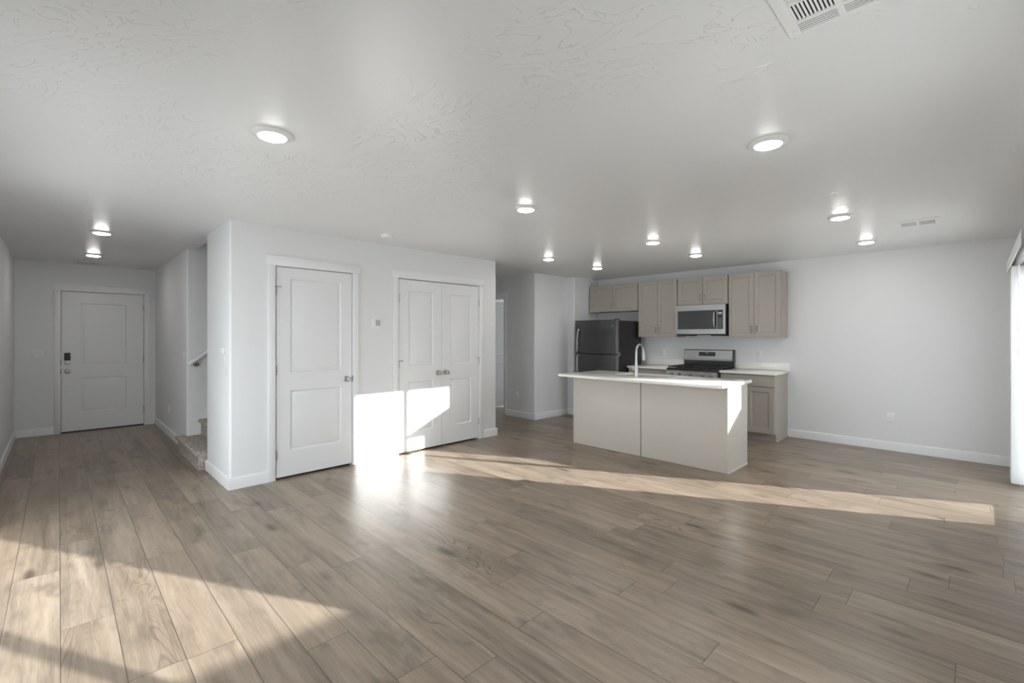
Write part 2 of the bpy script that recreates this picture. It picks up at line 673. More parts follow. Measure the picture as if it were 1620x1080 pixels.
# left wall (runs from the window corner to the entry)
m = MB()
FILL_WIN = (-4.75, -2.15, 0.30, 2.15)
for (x0, x1, z0, z1) in ((XE - 0.15, FILL_WIN[0], 0, H), (FILL_WIN[1], XR + 0.15, 0, H), (FILL_WIN[0], FILL_WIN[1], 0, FILL_WIN[2]), (FILL_WIN[0], FILL_WIN[1], FILL_WIN[3], H)):
    m.box(x0, x1, YS - 0.15, YS, z0, z1)
struct(m.build('wall_left', M['wall']), 'white wall at the left edge leading to the entry', 'wall')

# window wall with window and sliding-door openings
WIN = (0.93, 2.535, 0.593, 2.0)
SLD = (5.015, 6.60, 0.0, 2.01)
m = MB()
xa, xb = XR, XR + 0.15
for (y0, y1, z0, z1) in ((YS, WIN[0], 0, H), (WIN[0], WIN[1], 0, WIN[2]), (WIN[0], WIN[1], WIN[3], H),
                         (WIN[1], SLD[0], 0, H), (SLD[0], SLD[1], SLD[3], H), (SLD[1], YB, 0, H)):
    m.box(xa, xb, y0, y1, z0, z1)
struct(m.build('wall_right', M['wall']), 'white window wall at the right edge', 'wall')

# entry wall with front-door opening
ED = (0.024, 0.952, 2.036)
m = MB()
xa, xb = XE - 0.15, XE
m.box(xa, xb, YS, ED[0] - 0.02, 0, H)
m.box(xa, xb, ED[1] + 0.02, YH, 0, H)
m.box(xa, xb, ED[0] - 0.02, ED[1] + 0.02, ED[2] + 0.02, H)
struct(m.build('wall_entry', M['wall']), 'white wall around the front door', 'wall')

# hall wall beside the stairs
m = MB()
m.prism(rounded([(XE - 0.15, YH), (XS0, YH, RB), (XS0, YH + 0.12), (XE - 0.15, YH + 0.12)]), 0, H)
struct(m.build('wall_stair', M['wall']), 'white hall wall that ends at the carpeted stairs', 'wall')
for nm, bx in (('wall_stair_left', (XS0 - 0.12, XS0, YH + 0.12, 4.72, 0, 3.9)), ('wall_stair_back', (XS0, XS1, 4.6, 4.72, 0, 3.9)),
               ('wall_stair_right', (XS1, XS1 + 0.11, WELL0, 4.72, H + 0.12, 3.9)), ('wall_stair_front', (XS0 - 0.12, XS1 + 0.11, WELL0 - 0.12, WELL0, H + 0.121, 3.9)),
               ('wall_stair_top', (XS0 - 0.12, XS1 + 0.11, WELL0 - 0.12, 4.72, 3.9, 4.0))):
    struct(MB().box(*bx).build(nm, M['wall']), 'white wall of the stairwell', 'wall')

# closet block with two door openings
D1 = (1.4896, 2.2574, 2.066)
D2 = (2.8271, 4.0509, 2.066)
JO = 0.018
TW = 0.12
m = MB()
m.prism(rounded([(XC, D1[0] - JO), (XC - TW, D1[0] - JO), (XC - TW, YH + TW), (XS1, YH + TW), (XS1, YH, RB), (XC, YH, RB)][::-1]), 0, H)
m.box(XC - TW, XC, D1[1] + JO, D2[0] - JO, 0, H)
m.prism(rounded([(XC, D2[1] + JO), (XC, YC, RB), (-8.2, YC), (-8.2, YC - TW), (XC - TW, YC - TW), (XC - TW, D2[1] + JO)]), 0, H)
m.box(XC - TW, XC, D1[0] - JO, D1[1] + JO, D1[2] + JO, H)
m.box(XC - TW, XC, D2[0] - JO, D2[1] + JO, D2[2] + JO, H)
m.box(XS1, XS1 + 0.11, YH + 0.12, YC - TW, 0, H)
m.box(XS1 + 0.11, XC - TW, 2.45, 2.55, 0, H)
struct(m.build('wall_closet', M['wall']), 'white wall block holding the closet doors', 'wall')

# passage wall, stub beside the refrigerator, bedroom behind
PD = (-6.662, -5.884, 2.066)
m = MB()
m.prism(rounded([(PD[1] + JO, YP), (XPC, YP, RB), (XPC, YI), (XA, YI, RB), (XA, YB + 0.1), (XA - 0.13, YB + 0.1), (XA - 0.13, YI + 0.13),
                 (XPC - 0.12, YI + 0.13), (XPC - 0.12, YP + 0.12), (PD[1] + JO, YP + 0.12)]), 0, H)
m.box(-8.2, PD[0] - JO, YP, YP + 0.12, 0, H)
m.box(PD[0] - JO, PD[1] + JO, YP, YP + 0.12, PD[2] + JO, H)
m.box(-8.32, -8.2, YC - TW, 9.3, 0, H)
for (xa, xb, z0, z1) in ((-8.2, -7.7, 0, H), (-5.6, XPC, 0, H), (-7.7, -5.6, 0, 0.5), (-7.7, -5.6, 2.1, H)):
    m.box(xa, xb, 9.18, 9.3, z0, z1)
m.box(XPC - 0.12, XPC, YI + 0.13, 9.2, 0, H)
struct(m.build('wall_passage', M['wall']), 'white wall of the passage behind the kitchen', 'wall')

# baseboards
BP = [(0, 0), (0.013, 0), (0.013, 0.092), (0.010, 0.101), (0.004, 0.106), (0, 0.106)]


def baseboard(name, paths, label):
    mm = MB()
    for p in paths:
        mm.sweep(p, BP)
    return struct(mm.build(name, M['trim']), label, 'baseboard')


CW = 0.064   # casing width
baseboard('baseboard_back', [[(XR, YB), (-1.838, YB)]], 'white baseboard along the kitchen wall')
baseboard('baseboard_left', [[(XE, YS), (XR, YS)]], 'white baseboard at the left edge of the hall')
baseboard('baseboard_right', [[(XR, YS), (XR, SLD[0] - 0.06)], [(XR, SLD[1] + 0.06), (XR, YB)]], 'white baseboard under the window wall')
baseboard('baseboard_entry', [[(XE, ED[0] - CW - 0.008), (XE, YS)], [(XE, YH), (XE, ED[1] + CW + 0.008)]], 'white baseboard beside the front door')
baseboard('baseboard_stair', [[(-6.80, YH), (XE, YH)]], 'white baseboard on the hall wall before the stairs')
baseboard('baseboard_closet', [[(XC, D1[0] - CW - 0.008), (XC, YH), (XS1, YH), (XS1, YH + 0.03)],
                               [(XC, D2[0] - CW - 0.008), (XC, D1[1] + CW + 0.008)],
                               [(-8.2, YC), (XC, YC), (XC, D2[1] + CW + 0.008)]], 'white baseboard around the closet wall')
baseboard('baseboard_passage', [[(XA, YI + 0.5), (XA, YI), (XPC, YI), (XPC, YP), (PD[1] + CW + 0.008, YP)]], 'white baseboard around the passage corner')


# ------------------------------------------------------------------ doors
DOOR_PROF = [(0.007, 0.009), (0.017, 0.011), (0.023, 0.009), (0.034, 0.004), (0.044, 0.002)]


def casing(parent, w, h, depth=0.12, stops=True):
    """jamb and craftsman casing round an opening of size w x h, wall face at y=0 (room on -y)"""
    j = MB()
    j.box(-JO, -0.002, -0.001, depth, 0, h + JO)
    j.box(w + 0.002, w + JO, -0.001, depth, 0, h + JO)
    j.box(-0.002, w + 0.002, -0.001, depth, h + 0.004, h + JO)
    if stops:
        j.box(-0.002, 0.010, 0.040, 0.055, 0, h)
        j.box(w - 0.010, w + 0.002, 0.040, 0.055, 0, h)
        j.box(-0.002, w + 0.002, 0.040, 0.055, h - 0.012, h + 0.004)
    j.build('jamb', M['trim'], parent)
    for xa in (-CW - 0.008, w + 0.008):
        MB().box(xa, xa + CW, -0.015, 0, 0, h + 0.006, 0.002).build('casing', M['trim'], parent)
    MB().box(-CW - 0.024, w + CW + 0.024, -0.019, 0, h + 0.006, h + 0.100, 0.002).build('head_casing', M['trim'], parent)


def knob(parent, x, z, y=0.0):
    k = MB()
    mt = Matrix.Translation((x, y, z)) @ Matrix.Rotation(PI / 2, 4, 'X')
    k.lathe([(0.0, 0.0), (0.032, 0.0), (0.032, 0.004), (0.027, 0.009), (0.012, 0.011), (0.0105, 0.028), (0.017, 0.034), (0.026, 0.042),
             (0.0275, 0.050), (0.024, 0.058), (0.014, 0.062), (0.0, 0.063)], 28, mt)
    return k.build('knob', M['nickel'], parent)


def hinge(parent, x, z, stop=0):
    k = MB()
    k.tube([(x, -0.007, z - 0.045), (x, -0.007, z + 0.045)], 0.0065, 10)
    k.tube([(x, -0.007, z + 0.045), (x, -0.007, z + 0.051)], [0.008, 0.004], 10)
    k.box(x - 0.003, x + 0.003, -0.006, 0.004, z - 0.045, z + 0.045)
    o = k.build('hinge', M['nickel'], parent)
    if stop:
        q = MB()
        q.tube([(x, -0.008, z + 0.040), (x + stop * 0.035, -0.020, z + 0.040)], 0.0035, 8)
        q.tube([(x + stop * 0.033, -0.020, z + 0.040), (x + stop * 0.040, -0.022, z + 0.040)], 0.008, 10)
        q.tube([(x, -0.008, z + 0.040), (x - stop * 0.022, -0.018, z + 0.040)], 0.003, 8)
        q.build('hinge_stop', M['nickel'], o)
    return o


# front door (faces +X): local x = +Y
d = thing('door_1', 'white two-panel front door with a black keypad lock', 'door', (XE, ED[0], 0), PI / 2, kind='structure')
W = ED[1] - ED[0]
casing(d, W, ED[2])
leaf = MB().panel_slab(W - 0.008, 2.010, 0.044, [(0.205, W - 0.215, 0.255, 0.760), (0.205, W - 0.215, 0.945, 1.850)], DOOR_PROF, 0.004, 0.020, 0.001).build('door_leaf', M['door'], d)
MB().box(0.0, W, -0.012, 0.10, 0.0, 0.016, 0.003).build('threshold', M['bronze'], d)
knob(d, 0.066, 0.885)
lk = MB().box(0.034, 0.098, -0.026, 0.001, 1.045, 1.150, 0.008, 3).build('keypad_lock', M['black'], d)
b_ = MB()
b_.box(0.036, 0.096, -0.022, 0.001, 0.985, 1.045, 0.010, 3)
b_.lathe([(0.0, 0.0), (0.022, 0.0), (0.020, 0.010), (0.0, 0.011)], 20, Matrix.Translation((0.066, -0.022, 1.015)) @ Matrix.Rotation(PI / 2, 4, 'X'))
b_.box(0.060, 0.072, -0.042, -0.022, 0.998, 1.032, 0.003)
b_.build('deadbolt', M['nickel'], lk)
MB().box(-0.010, 0.002, -0.002, 0.004, 0.975, 1.045).build('strike_plate', M['darknickel'], d)
MB().box(-0.010, 0.002, -0.002, 0.004, 0.850, 0.920).build('strike_plate', M['darknickel'], d)
s_ = MB()
s_.lathe([(0, 0), (0.006, 0), (0.005, 0.003), (0, 0.0035)], 12, Matrix.Translation((0.070, 0.001, 0.665)) @ Matrix.Rotation(PI / 2, 4, 'X'))
s_.build('peep_plug', M['nickel'], d)
for z in (0.24, 1.03, 1.83):
    hinge(d, W - 0.002, z)

# single closet door
d = thing('door_2', 'white two-panel single closet door with a round knob', 'door', (XC, D1[0], 0), PI / 2, kind='structure')
W = D1[1] - D1[0]
casing(d, W, D1[2])
MB().panel_slab(W - 0.008, 2.040, 0.035, [(0.128, W - 0.128, 0.245, 0.832), (0.128, W - 0.128, 1.015, 1.932)], DOOR_PROF, 0.004, 0.022, 0.001).build('door_leaf', M['door'], d)
knob(d, W - 0.062, 0.935)
MB().box(W - 0.001, W + 0.010, -0.003, 0.004, 0.905, 0.965).build('strike_plate', M['darknickel'], d)
for z, st in ((0.24, 0), (1.06, 0), (1.83, 1)):
    hinge(d, 0.002, z, st)

# double closet doors
d = thing('door_3', 'white double closet doors with two round knobs', 'door', (XC, D2[0], 0), PI / 2, kind='structure')
W = D2[1] - D2[0]
LW = W / 2 - 0.0055
casing(d, W, D2[2], stops=False)
pr_ = [(0.128, LW - 0.128, 0.225, 0.822), (0.128, LW - 0.128, 1.015, 1.905)]
lf = MB().panel_slab(LW, 2.040, 0.035, pr_, DOOR_PROF, 0.004, 0.022, 0.001).build('door_leaf', M['door'], d)
knob(lf, 0.004 + LW - 0.055, 0.935)
for z, st in ((0.24, 0), (1.06, 1), (1.83, 0)):
    hinge(lf, 0.002, z, st)
rf = MB().panel_slab(LW, 2.040, 0.035, pr_, DOOR_PROF, W / 2 + 0.0015, 0.022, 0.001).build('door_leaf', M['door'], d)
knob(rf, W / 2 + 0.0015 + 0.055, 0.935)
for z, st in ((0.24, 0), (1.06, -1), (1.83, 0)):
    hinge(rf, W - 0.002, z, st)

# passage door standing open
d = thing('door_4', 'white panelled door standing open in the dim passage', 'door', (PD[0], YP, 0), 0, kind='structure')
W = PD[1] - PD[0]
casing(d, W, PD[2])
lf = MB().panel_slab(W - 0.008, 2.040, 0.035, [(0.128, W - 0.128, 0.245, 0.832), (0.128, W - 0.128, 1.015, 1.932)], DOOR_PROF, 0.0, 0.022, 0.0).build('door_leaf', M['door'], d)
lf.location = (0.03, 0.125, 0)
lf.rotation_euler = (0, 0, math.radians(83))

# stair skirt and rail
m = MB()
sl = 0.79
y0_, z0_ = YH + 0.016, 0.352
m.prism([(y0_, 0.02), (4.4, 0.02), (4.4, z0_ + sl * (4.4 - y0_)), (y0_ , z0_)], XS0 - 0.001, XS0 + 0.016, 'X')
struct(m.build('trim_1', M['trim']), 'white sloping skirt board beside the carpeted steps', 'trim')


# ------------------------------------------------------------------ stairs
def step_profile(yf, z, depth, riser):
    """closed outline (y,z): riser at yf, rounded nosing 28 mm in front"""
    nz = yf - 0.03
    r = 0.022
    pts = [(yf, z - riser)]
    pts += [(yf, z - 2 * r - 0.012), (yf - 0.008, z - 2 * r - 0.003)]
    for k in range(7):
        a = -PI / 2 - PI * k / 6
        pts.append((nz + r + r * math.cos(a), z - r + r * math.sin(a)))
    pts += [(yf + depth, z), (yf + depth, z - riser)]
    return pts


st = thing('carpeted_stairs', 'beige carpeted steps rising behind the corner of the closet wall', 'stairs', (0, 0, 0))
RISE, RUN = 0.19, 0.245
for k in range(6):
    z = RISE * (k + 1)
    yf = 1.03 + (0 if k == 0 else 0.21 + RUN * (k - 1))
    mm = MB()
    xa, xb = (-6.80, XS1 - 0.03) if k == 0 else (XS0 + 0.017, XS1 - 0.002)
    if k == 0:
        mm.prism(step_profile(yf, z, 0.066, RISE), xa, xb, 'X')
        mm.box(XS0 + 0.017, XS1 - 0.002, yf + 0.068, yf + 0.21, 0, z)
        bmesh.ops.remove_doubles(mm.bm, verts=mm.bm.verts, dist=0.0004)
    else:
        mm.prism(step_profile(yf, z, RUN, RISE), xa, xb, 'X')
    mm.build('step', M['carpet'], st)

hr = thing('handrail', 'white sloping stair handrail on a dark metal bracket', 'handrail', (XS0, 1.12, 1.06))
m = MB()
dy = Vector((0, 1, sl)).normalized()
pth = [Vector((0.075, 0, 0.0)) + dy * t for t in (-0.02, 0.6, 1.2, 2.4)]
m.tube(pth, 0.024, 14)
m.build('rail', M['trim'], hr)
br = MB()
br.tube([(0.0, 0.075, -0.01), (0.05, 0.075, -0.025), (0.075, 0.075, 0.0), (0.075, 0.075, 0.03)], 0.008, 10)
br.lathe([(0, 0), (0.03, 0), (0.028, 0.006), (0, 0.008)], 18, Matrix.Translation((0.0, 0.075, -0.01)) @ Matrix.Rotation(PI / 2, 4, 'Y'))
br.build('bracket', M['darknickel'], hr)

# ------------------------------------------------------------------ window and sliding door
WX = XR + 0.055


def frame_rect(mm, y0, y1, z0, z1, t, x0, x1):
    mm.box(x0, x1, y0, y0 + t, z0, z1)
    mm.box(x0, x1, y1 - t, y1, z0, z1)
    mm.box(x0, x1, y0 + t, y1 - t, z0, z0 + t)
    mm.box(x0, x1, y0 + t, y1 - t, z1 - t, z1)


w = thing('window_1', 'white two-lite window in the window wall beside the camera', 'window', (0, 0, 0), kind='structure')
m = MB()
frame_rect(m, WIN[0], WIN[1], WIN[2], WIN[3], 0.035, WX, WX + 0.07)
m.box(WX, WX + 0.07, 1.715, 1.77, WIN[2] + 0.035, WIN[3] - 0.035)
m.build('window_frame', M['plastic'], w)
m = MB()
m.box(WX + 0.03, WX + 0.036, WIN[0] + 0.03, 1.72, WIN[2] + 0.03, WIN[3] - 0.03)
m.box(WX + 0.03, WX + 0.036, 1.765, WIN[1] - 0.03, WIN[2] + 0.03, WIN[3] - 0.03)
m.build('glass_pane', M['glass'], w)
MB().box(XR - 0.03, WX, WIN[0] - 0.03, WIN[1] + 0.03, WIN[2] - 0.02, WIN[2], 0.003).build('window_sill', M['trim'], w)

w = thing('window_2', 'white sliding patio door behind the vertical blinds', 'window', (0, 0, 0), kind='structure')
m = MB()
frame_rect(m, SLD[0], SLD[1], SLD[2], SLD[3], 0.045, WX, WX + 0.08)
m.box(WX, WX + 0.06, 5.675, 5.735, 0.045, SLD[3] - 0.045)
m.box(WX, WX + 0.06, SLD[0] + 0.04, SLD[1] - 0.04, 0.04, 0.069)
m.build('door_frame', M['plastic'], w)
m = MB()
m.box(WX + 0.03, WX + 0.036, SLD[0] + 0.04, 5.68, 0.068, SLD[3] - 0.04)
m.box(WX + 0.03, WX + 0.036, 5.73, SLD[1] - 0.04, 0.068, SLD[3] - 0.04)
m.build('glass_pane', M['glass'], w)

w = thing('fill_window_left', 'wide unseen window added in the left wall for fill daylight', 'window', (0, 0, 0), kind='structure')  # added, out of view: lets sky light in to fill the room
m = MB()
ya, yb = YS - 0.125, YS - 0.055
xm = (FILL_WIN[0] + FILL_WIN[1]) / 2
for a, b2, c0, c1 in ((FILL_WIN[0], FILL_WIN[0] + 0.035, FILL_WIN[2], FILL_WIN[3]), (FILL_WIN[1] - 0.035, FILL_WIN[1], FILL_WIN[2], FILL_WIN[3]), (xm - 0.035, xm + 0.035, FILL_WIN[2], FILL_WIN[3]),
                      (FILL_WIN[0], FILL_WIN[1], FILL_WIN[2], FILL_WIN[2] + 0.035), (FILL_WIN[0], FILL_WIN[1], FILL_WIN[3] - 0.035, FILL_WIN[3])):
    m.box(a, b2, ya, yb, c0, c1)
m.build('window_frame', M['plastic'], w)
m = MB()
m.box(FILL_WIN[0] + 0.03, xm - 0.03, YS - 0.093, YS - 0.087, FILL_WIN[2] + 0.03, FILL_WIN[3] - 0.03)
m.box(xm + 0.03, FILL_WIN[1] - 0.03, YS - 0.093, YS - 0.087, FILL_WIN[2] + 0.03, FILL_WIN[3] - 0.03)
m.build('glass_pane', M['glass'], w)
MB().box(FILL_WIN[0] - 0.03, FILL_WIN[1] + 0.03, YS - 0.055, YS + 0.03, FILL_WIN[2] - 0.02, FILL_WIN[2], 0.003).build('window_sill', M['trim'], w)

w = thing('fill_window_back', 'unseen window added in the back room to brighten the passage door', 'window', (0, 0, 0), kind='structure')  # added, out of view: brightens the open door leaf and back room
m = MB()
for a, b2, c0, c1 in ((-7.7, -7.665, 0.5, 2.1), (-5.635, -5.6, 0.5, 2.1), (-6.685, -6.615, 0.5, 2.1), (-7.7, -5.6, 0.5, 0.535), (-7.7, -5.6, 2.065, 2.1)):
    m.box(a, b2, 9.22, 9.28, c0, c1)
m.build('window_frame', M['plastic'], w)
m = MB()
m.box(-7.67, -6.68, 9.247, 9.253, 0.53, 2.07)
m.box(-6.62, -5.63, 9.247, 9.253, 0.53, 2.07)
m.build('glass_pane', M['glass'], w)

# outdoors
m = MB()
m.box(XR + 0.15, 14, -10, 18, -0.25, -0.12)
m.box(-14, XR + 0.15, -10, YS - 0.15, -0.25, -0.12)
m.box(-14, XR + 0.15, 9.41, 18, -0.25, -0.12)
struct(m.build('ground', M['concrete']), 'pale concrete patio outside the sliding door', 'ground')
m = MB()
fd = Vector((1, 0.118)).normalized()
fn = Vector((-fd.y, fd.x))
fa = Vector((XR + 0.16, 6.436))
fb = fa + fd * 1.72
for a, b2, zz0, zz1, th in ((fa, fb, -0.12, 1.20, 0.05),):
    q = [a, b2, b2 + fn * th, a + fn * th]
    m.prism([(p.x, p.y) for p in q], zz0, zz1)
for t in (0.05, 1.67):
    c = fa + fd * t + fn * 0.045
    m.box(c.x - 0.03, c.x + 0.03, c.y, c.y + 0.05, -0.12, 1.18)
struct(m.build('wall_shadow_caster', M['fence']), 'unseen low patio wall added to cast the slanted sun shadow', 'wall')  # added out of view, sized to throw the slanted shadow edge indoors

# vertical blinds
vb = thing('vertical_blinds', 'white vertical blinds drawn aside at the right edge', 'blinds', (0, 0, 0))
m = MB()
m.prism([(0.216, 2.020), (0.216, 2.118), (0.222, 2.130), (0.232, 2.134), (0.232, 2.128), (0.226, 2.124), (0.221, 2.116), (0.221, 2.020)], 4.7, 6.706, 'Y')
m.box(0.216, XR - 0.001, 6.700, 6.706, 2.020, 2.134)
m.box(0.226, XR - 0.001, 4.7, 6.706, 2.128, 2.134)
m.build('valance', M['plastic'], vb)
m = MB()
m.box(0.255, 0.300, 4.75, 6.69, 2.045, 2.085, 0.003)
m.box(0.270, 0.285, 4.75, 6.69, 2.040, 2.0451)
m.build('head_rail', M['steel'], vb)
for k in range(14):
    y = 6.277 + 0.0185 * k
    mm = MB()
    n = 6
    f0, f1 = [], []
    for i in range(n + 1):
        x = 0.2305 + 0.088 * i / n
        bow = 0.005 * (1 - (2 * i / n - 1) ** 2)
        f0.append((x, y - bow))
        f1.append((x, y - bow + 0.0012))
    mm.prism(f0 + f1[::-1], 0.030, 2.040)
    mm.build('slat', M['slat'], vb)
m = MB()
m.tube([(0.27, 6.06, 2.045), (0.27, 6.06, 1.30)], 0.004, 8)
m.tube([(0.27, 6.06, 1.31), (0.27, 6.06, 1.22)], [0.006, 0.0075], 10)
m.build('wand', M['plastic'], vb)

# ------------------------------------------------------------------ kitchen cabinets
SHK = [(0.003, 0.006), (0.009, 0.006), (0.011, 0.008)]
YU = 6.905     # front of the upper doors
UB = YB - 0.002


def bar_pull(parent, x, y, z, length=0.105):
    k = MB()
    k.tube([(x, y - 0.026, z - length / 2), (x, y - 0.026, z + length / 2)], 0.0055, 10)
    for zz in (z - length / 2 + 0.016, z + length / 2 - 0.016):
        k.tube([(x, y, zz), (x, y - 0.026, zz)], 0.0045, 8)
    return k.build('handle', M['darknickel'], parent)


def upper(x0, x1, z0, z1, split, label, rail=0.062):
    t = thing('wall_cabinet', label, 'cabinet', ((x0 + x1) / 2, YB, z0), 0, 'upper kitchen cabinets')
    cx = (x0 + x1) / 2
    h = z1 - z0
    mm = MB()
    mm.box(x0 - cx + 0.001, x1 - cx - 0.001, YU + 0.021 - YB, -0.002, 0, h)
    mm.build('cabinet_box', M['cab'], t)
    g = 0.005
    for a, b2, side in ((x0 + g, split - g / 2, 1), (split + g / 2, x1 - g, -1)):
        wd = b2 - a
        dl = MB().panel_slab(wd, h - 0.006, 0.019, [(rail, wd - rail, rail, h - 0.006 - rail)], SHK, a - cx, 0.003, YU - YB).build('door', M['cab'], t)
        hx = (b2 - cx - 0.030) if side == 1 else (a - cx + 0.030)
        bar_pull(dl, hx, YU - YB, 0.112)
    return t


upper(-4.972, -3.982, 1.820, 2.286, -4.480, 'short greige wall cabinet above the refrigerator')
upper(-3.976, -3.296, 1.377, 2.286, -3.628, 'tall greige wall cabinet between the refrigerator and the microwave', 0.058)
upper(-3.290, -2.527, 1.864, 2.286, -2.896, 'short greige wall cabinet directly above the microwave')
upper(-2.521, -1.838, 1.377, 2.286, -2.175, 'tall greige wall cabinet at the open end of the row', 0.058)

YD = 6.600    # front of base doors
CT = 0.912    # counter height


def base_cab(x0, x1, label, end_right):
    cx = (x0 + x1) / 2
    t = thing('base_cabinet', label, 'cabinet', (cx, YB, 0), 0, 'base kitchen cabinets')
    mm = MB()
    yb, yf, yt = -0.002, YD + 0.021 - YB, 6.690 - YB
    mm.prism([(yb, 0.0), (yb, 0.881), (yf, 0.881), (yf, 0.105), (yt, 0.105), (yt, 0.0)], x0 - cx + 0.001, x1 - cx - 0.001, 'X')
    mm.build('cabinet_box', M['cab'], t)
    g = 0.004
    wd = x1 - x0 - 2 * g
    dr = MB().box(x0 - cx + g, x1 - cx - g, YD - YB, YD + 0.019 - YB, 0.722, 0.872, 0.002).build('drawer', M['cab'], t)
    k = MB()
    k.tube([(-0.06, YD - YB - 0.026, 0.797), (0.06, YD - YB - 0.026, 0.797)], 0.0055, 10)
    for xx in (-0.045, 0.045):
        k.tube([(xx, YD - YB, 0.797), (xx, YD - YB - 0.026, 0.797)], 0.0045, 8)
    k.build('handle', M['darknickel'], dr)
    hw = wd / 2 - 0.0015
    for a, side in ((x0 - cx + g, 1), (x0 - cx + g + hw + 0.003, -1)):
        dl = MB().panel_slab(hw, 0.602, 0.019, [(0.058, hw - 0.058, 0.058, 0.544)], SHK, a, 0.112, YD - YB).build('door', M['cab'], t)
        bar_pull(dl, a + (hw - 0.022 if side == 1 else 0.022), YD - YB, 0.62)
    if end_right:
        mm = MB()
        mm.sweep([(x1 - cx, yb), (x1 - cx, yt - 0.004)], [(0, 0), (0.008, 0), (0.008, 0.012), (0, 0.016)])
        mm.build('shoe_trim', M['cab'], t)
    return t


base_cab(-3.975, -3.300, 'greige base cabinet left of the range, mostly hidden by the island', False)
base_cab(-2.522, -1.838, 'greige base cabinet right of the range with drawer over doors', True)


def counter(x0, x1, label, ov0, ov1):
    cx = (x0 + x1) / 2
    t = thing('countertop', label, 'countertop', (cx, YB, 0.882), 0, 'wall counters beside the range')
    MB().box(x0 - ov0 - cx, x1 + ov1 - cx, 6.565 - YB, -0.002, 0, CT - 0.882, 0.003).build('slab', M['quartz'], t)
    MB().box(x0 - ov0 - cx, x1 + ov1 - cx, -0.022, -0.002, CT - 0.882 + 0.0003, 1.012 - 0.882, 0.002).build('backsplash', M['quartz'], t)


counter(-3.975, -3.300, 'white quartz counter between the refrigerator and the range', 0.012, 0.0)
counter(-2.522, -1.838, 'white quartz counter at the open right end of the kitchen', 0.0, 0.022)

# ------------------------------------------------------------------ island
IX0, IX1, IY0, IY1 = -3.701, -1.753, 4.786, 5.356
isl = thing('kitchen_island', 'greige kitchen island with plain back panels', 'kitchen island', ((IX0 + IX1) / 2, (IY0 + IY1) / 2, 0))
ox, oy = (IX0 + IX1) / 2, (IY0 + IY1) / 2
SEAM = -2.722
m = MB()
for a, b2, c0, c1 in ((IX0 + 0.02, IX1 - 0.02, IY0 + 0.019, IY0 + 0.03), (IX0 + 0.02, IX1 - 0.02, IY1 - 0.03, IY1 - 0.02), (IX0 + 0.02, IX0 + 0.04, IY0 + 0.03, IY1 - 0.03), (IX1 - 0.04, IX1 - 0.02, IY0 + 0.03, IY1 - 0.03)):
    m.box(a - ox, b2 - ox, c0 - oy, c1 - oy, 0.0, 0.878)
m.box(IX0 + 0.04 - ox, IX1 - 0.04 - ox, IY0 + 0.03 - oy, IY1 - 0.03 - oy, 0.08, 0.10)
m.build('cabinet_box', M['joint_shade'], isl)
MB().box(IX0 + 0.022 - ox, SEAM - 0.005 - ox, IY0 - oy, IY0 + 0.019 - oy, 0.002, 0.880, 0.0015).build('back_panel', M['island'], isl)
MB().box(SEAM + 0.005 - ox, IX1 - 0.0195 - ox, IY0 - oy, IY0 + 0.019 - oy, 0.002, 0.880, 0.0015).build('back_panel', M['island'], isl)
MB().box(SEAM - 0.0042 - ox, SEAM + 0.0042 - ox, IY0 + 0.004 - oy, IY0 + 0.019 - oy, 0.002, 0.878).build('seam_strip', M['joint_shade'], isl)
MB().box(IX1 - 0.019 - ox, IX1 - ox, IY0 - oy, IY1 - 0.018 - oy, 0.002, 0.880, 0.0015).build('end_panel', M['island'], isl)
MB().box(IX0 - ox, IX0 + 0.019 - ox, IY0 + 0.004 - oy, IY1 - 0.018 - oy, 0.002, 0.880, 0.0015).build('end_panel', M['island'], isl)
m = MB()
m.sweep([(IX1 - ox, IY1 - 0.018 - oy), (IX1 - ox, IY0 - oy)], [(0, 0.0), (0.007, 0.0), (0.007, 0.012), (0, 0.017)])
m.build('shoe_trim', M['island'], isl)
MB().box(IX1 - 0.012 - ox, IX1 - ox, IY1 - 0.0175 - oy, IY1 - 0.008 - oy, 0.002, 0.880, 0.002).build('corner_strip', M['island'], isl)
# kitchen-side fronts
nd = 4
wd = (IX1 - IX0 - 0.06) / nd
for k in range(nd):
    a = IX0 + 0.03 + wd * k + 0.002
    f = MB().panel_slab(wd - 0.004, 0.74, 0.019, [(0.058, wd - 0.062, 0.058, 0.682)], SHK, -(wd - 0.004), 0.115, 0.0).build('door', M['island'], isl)
    f.rotation_euler = (0, 0, PI)
    f.location = (a - ox, IY1 - oy, 0)

# island counter with sink cut-out
CX0, CX1, CY0, CY1 = -3.742, -1.728, 4.530, 5.412
SX0, SX1, SY0, SY1 = -3.225, -2.515, 5.000, 5.375
ZC0, ZC1 = 0.880, 0.911
t = thing('island_countertop', 'white quartz island countertop with a long overhang', 'countertop', (ox, oy, ZC0))


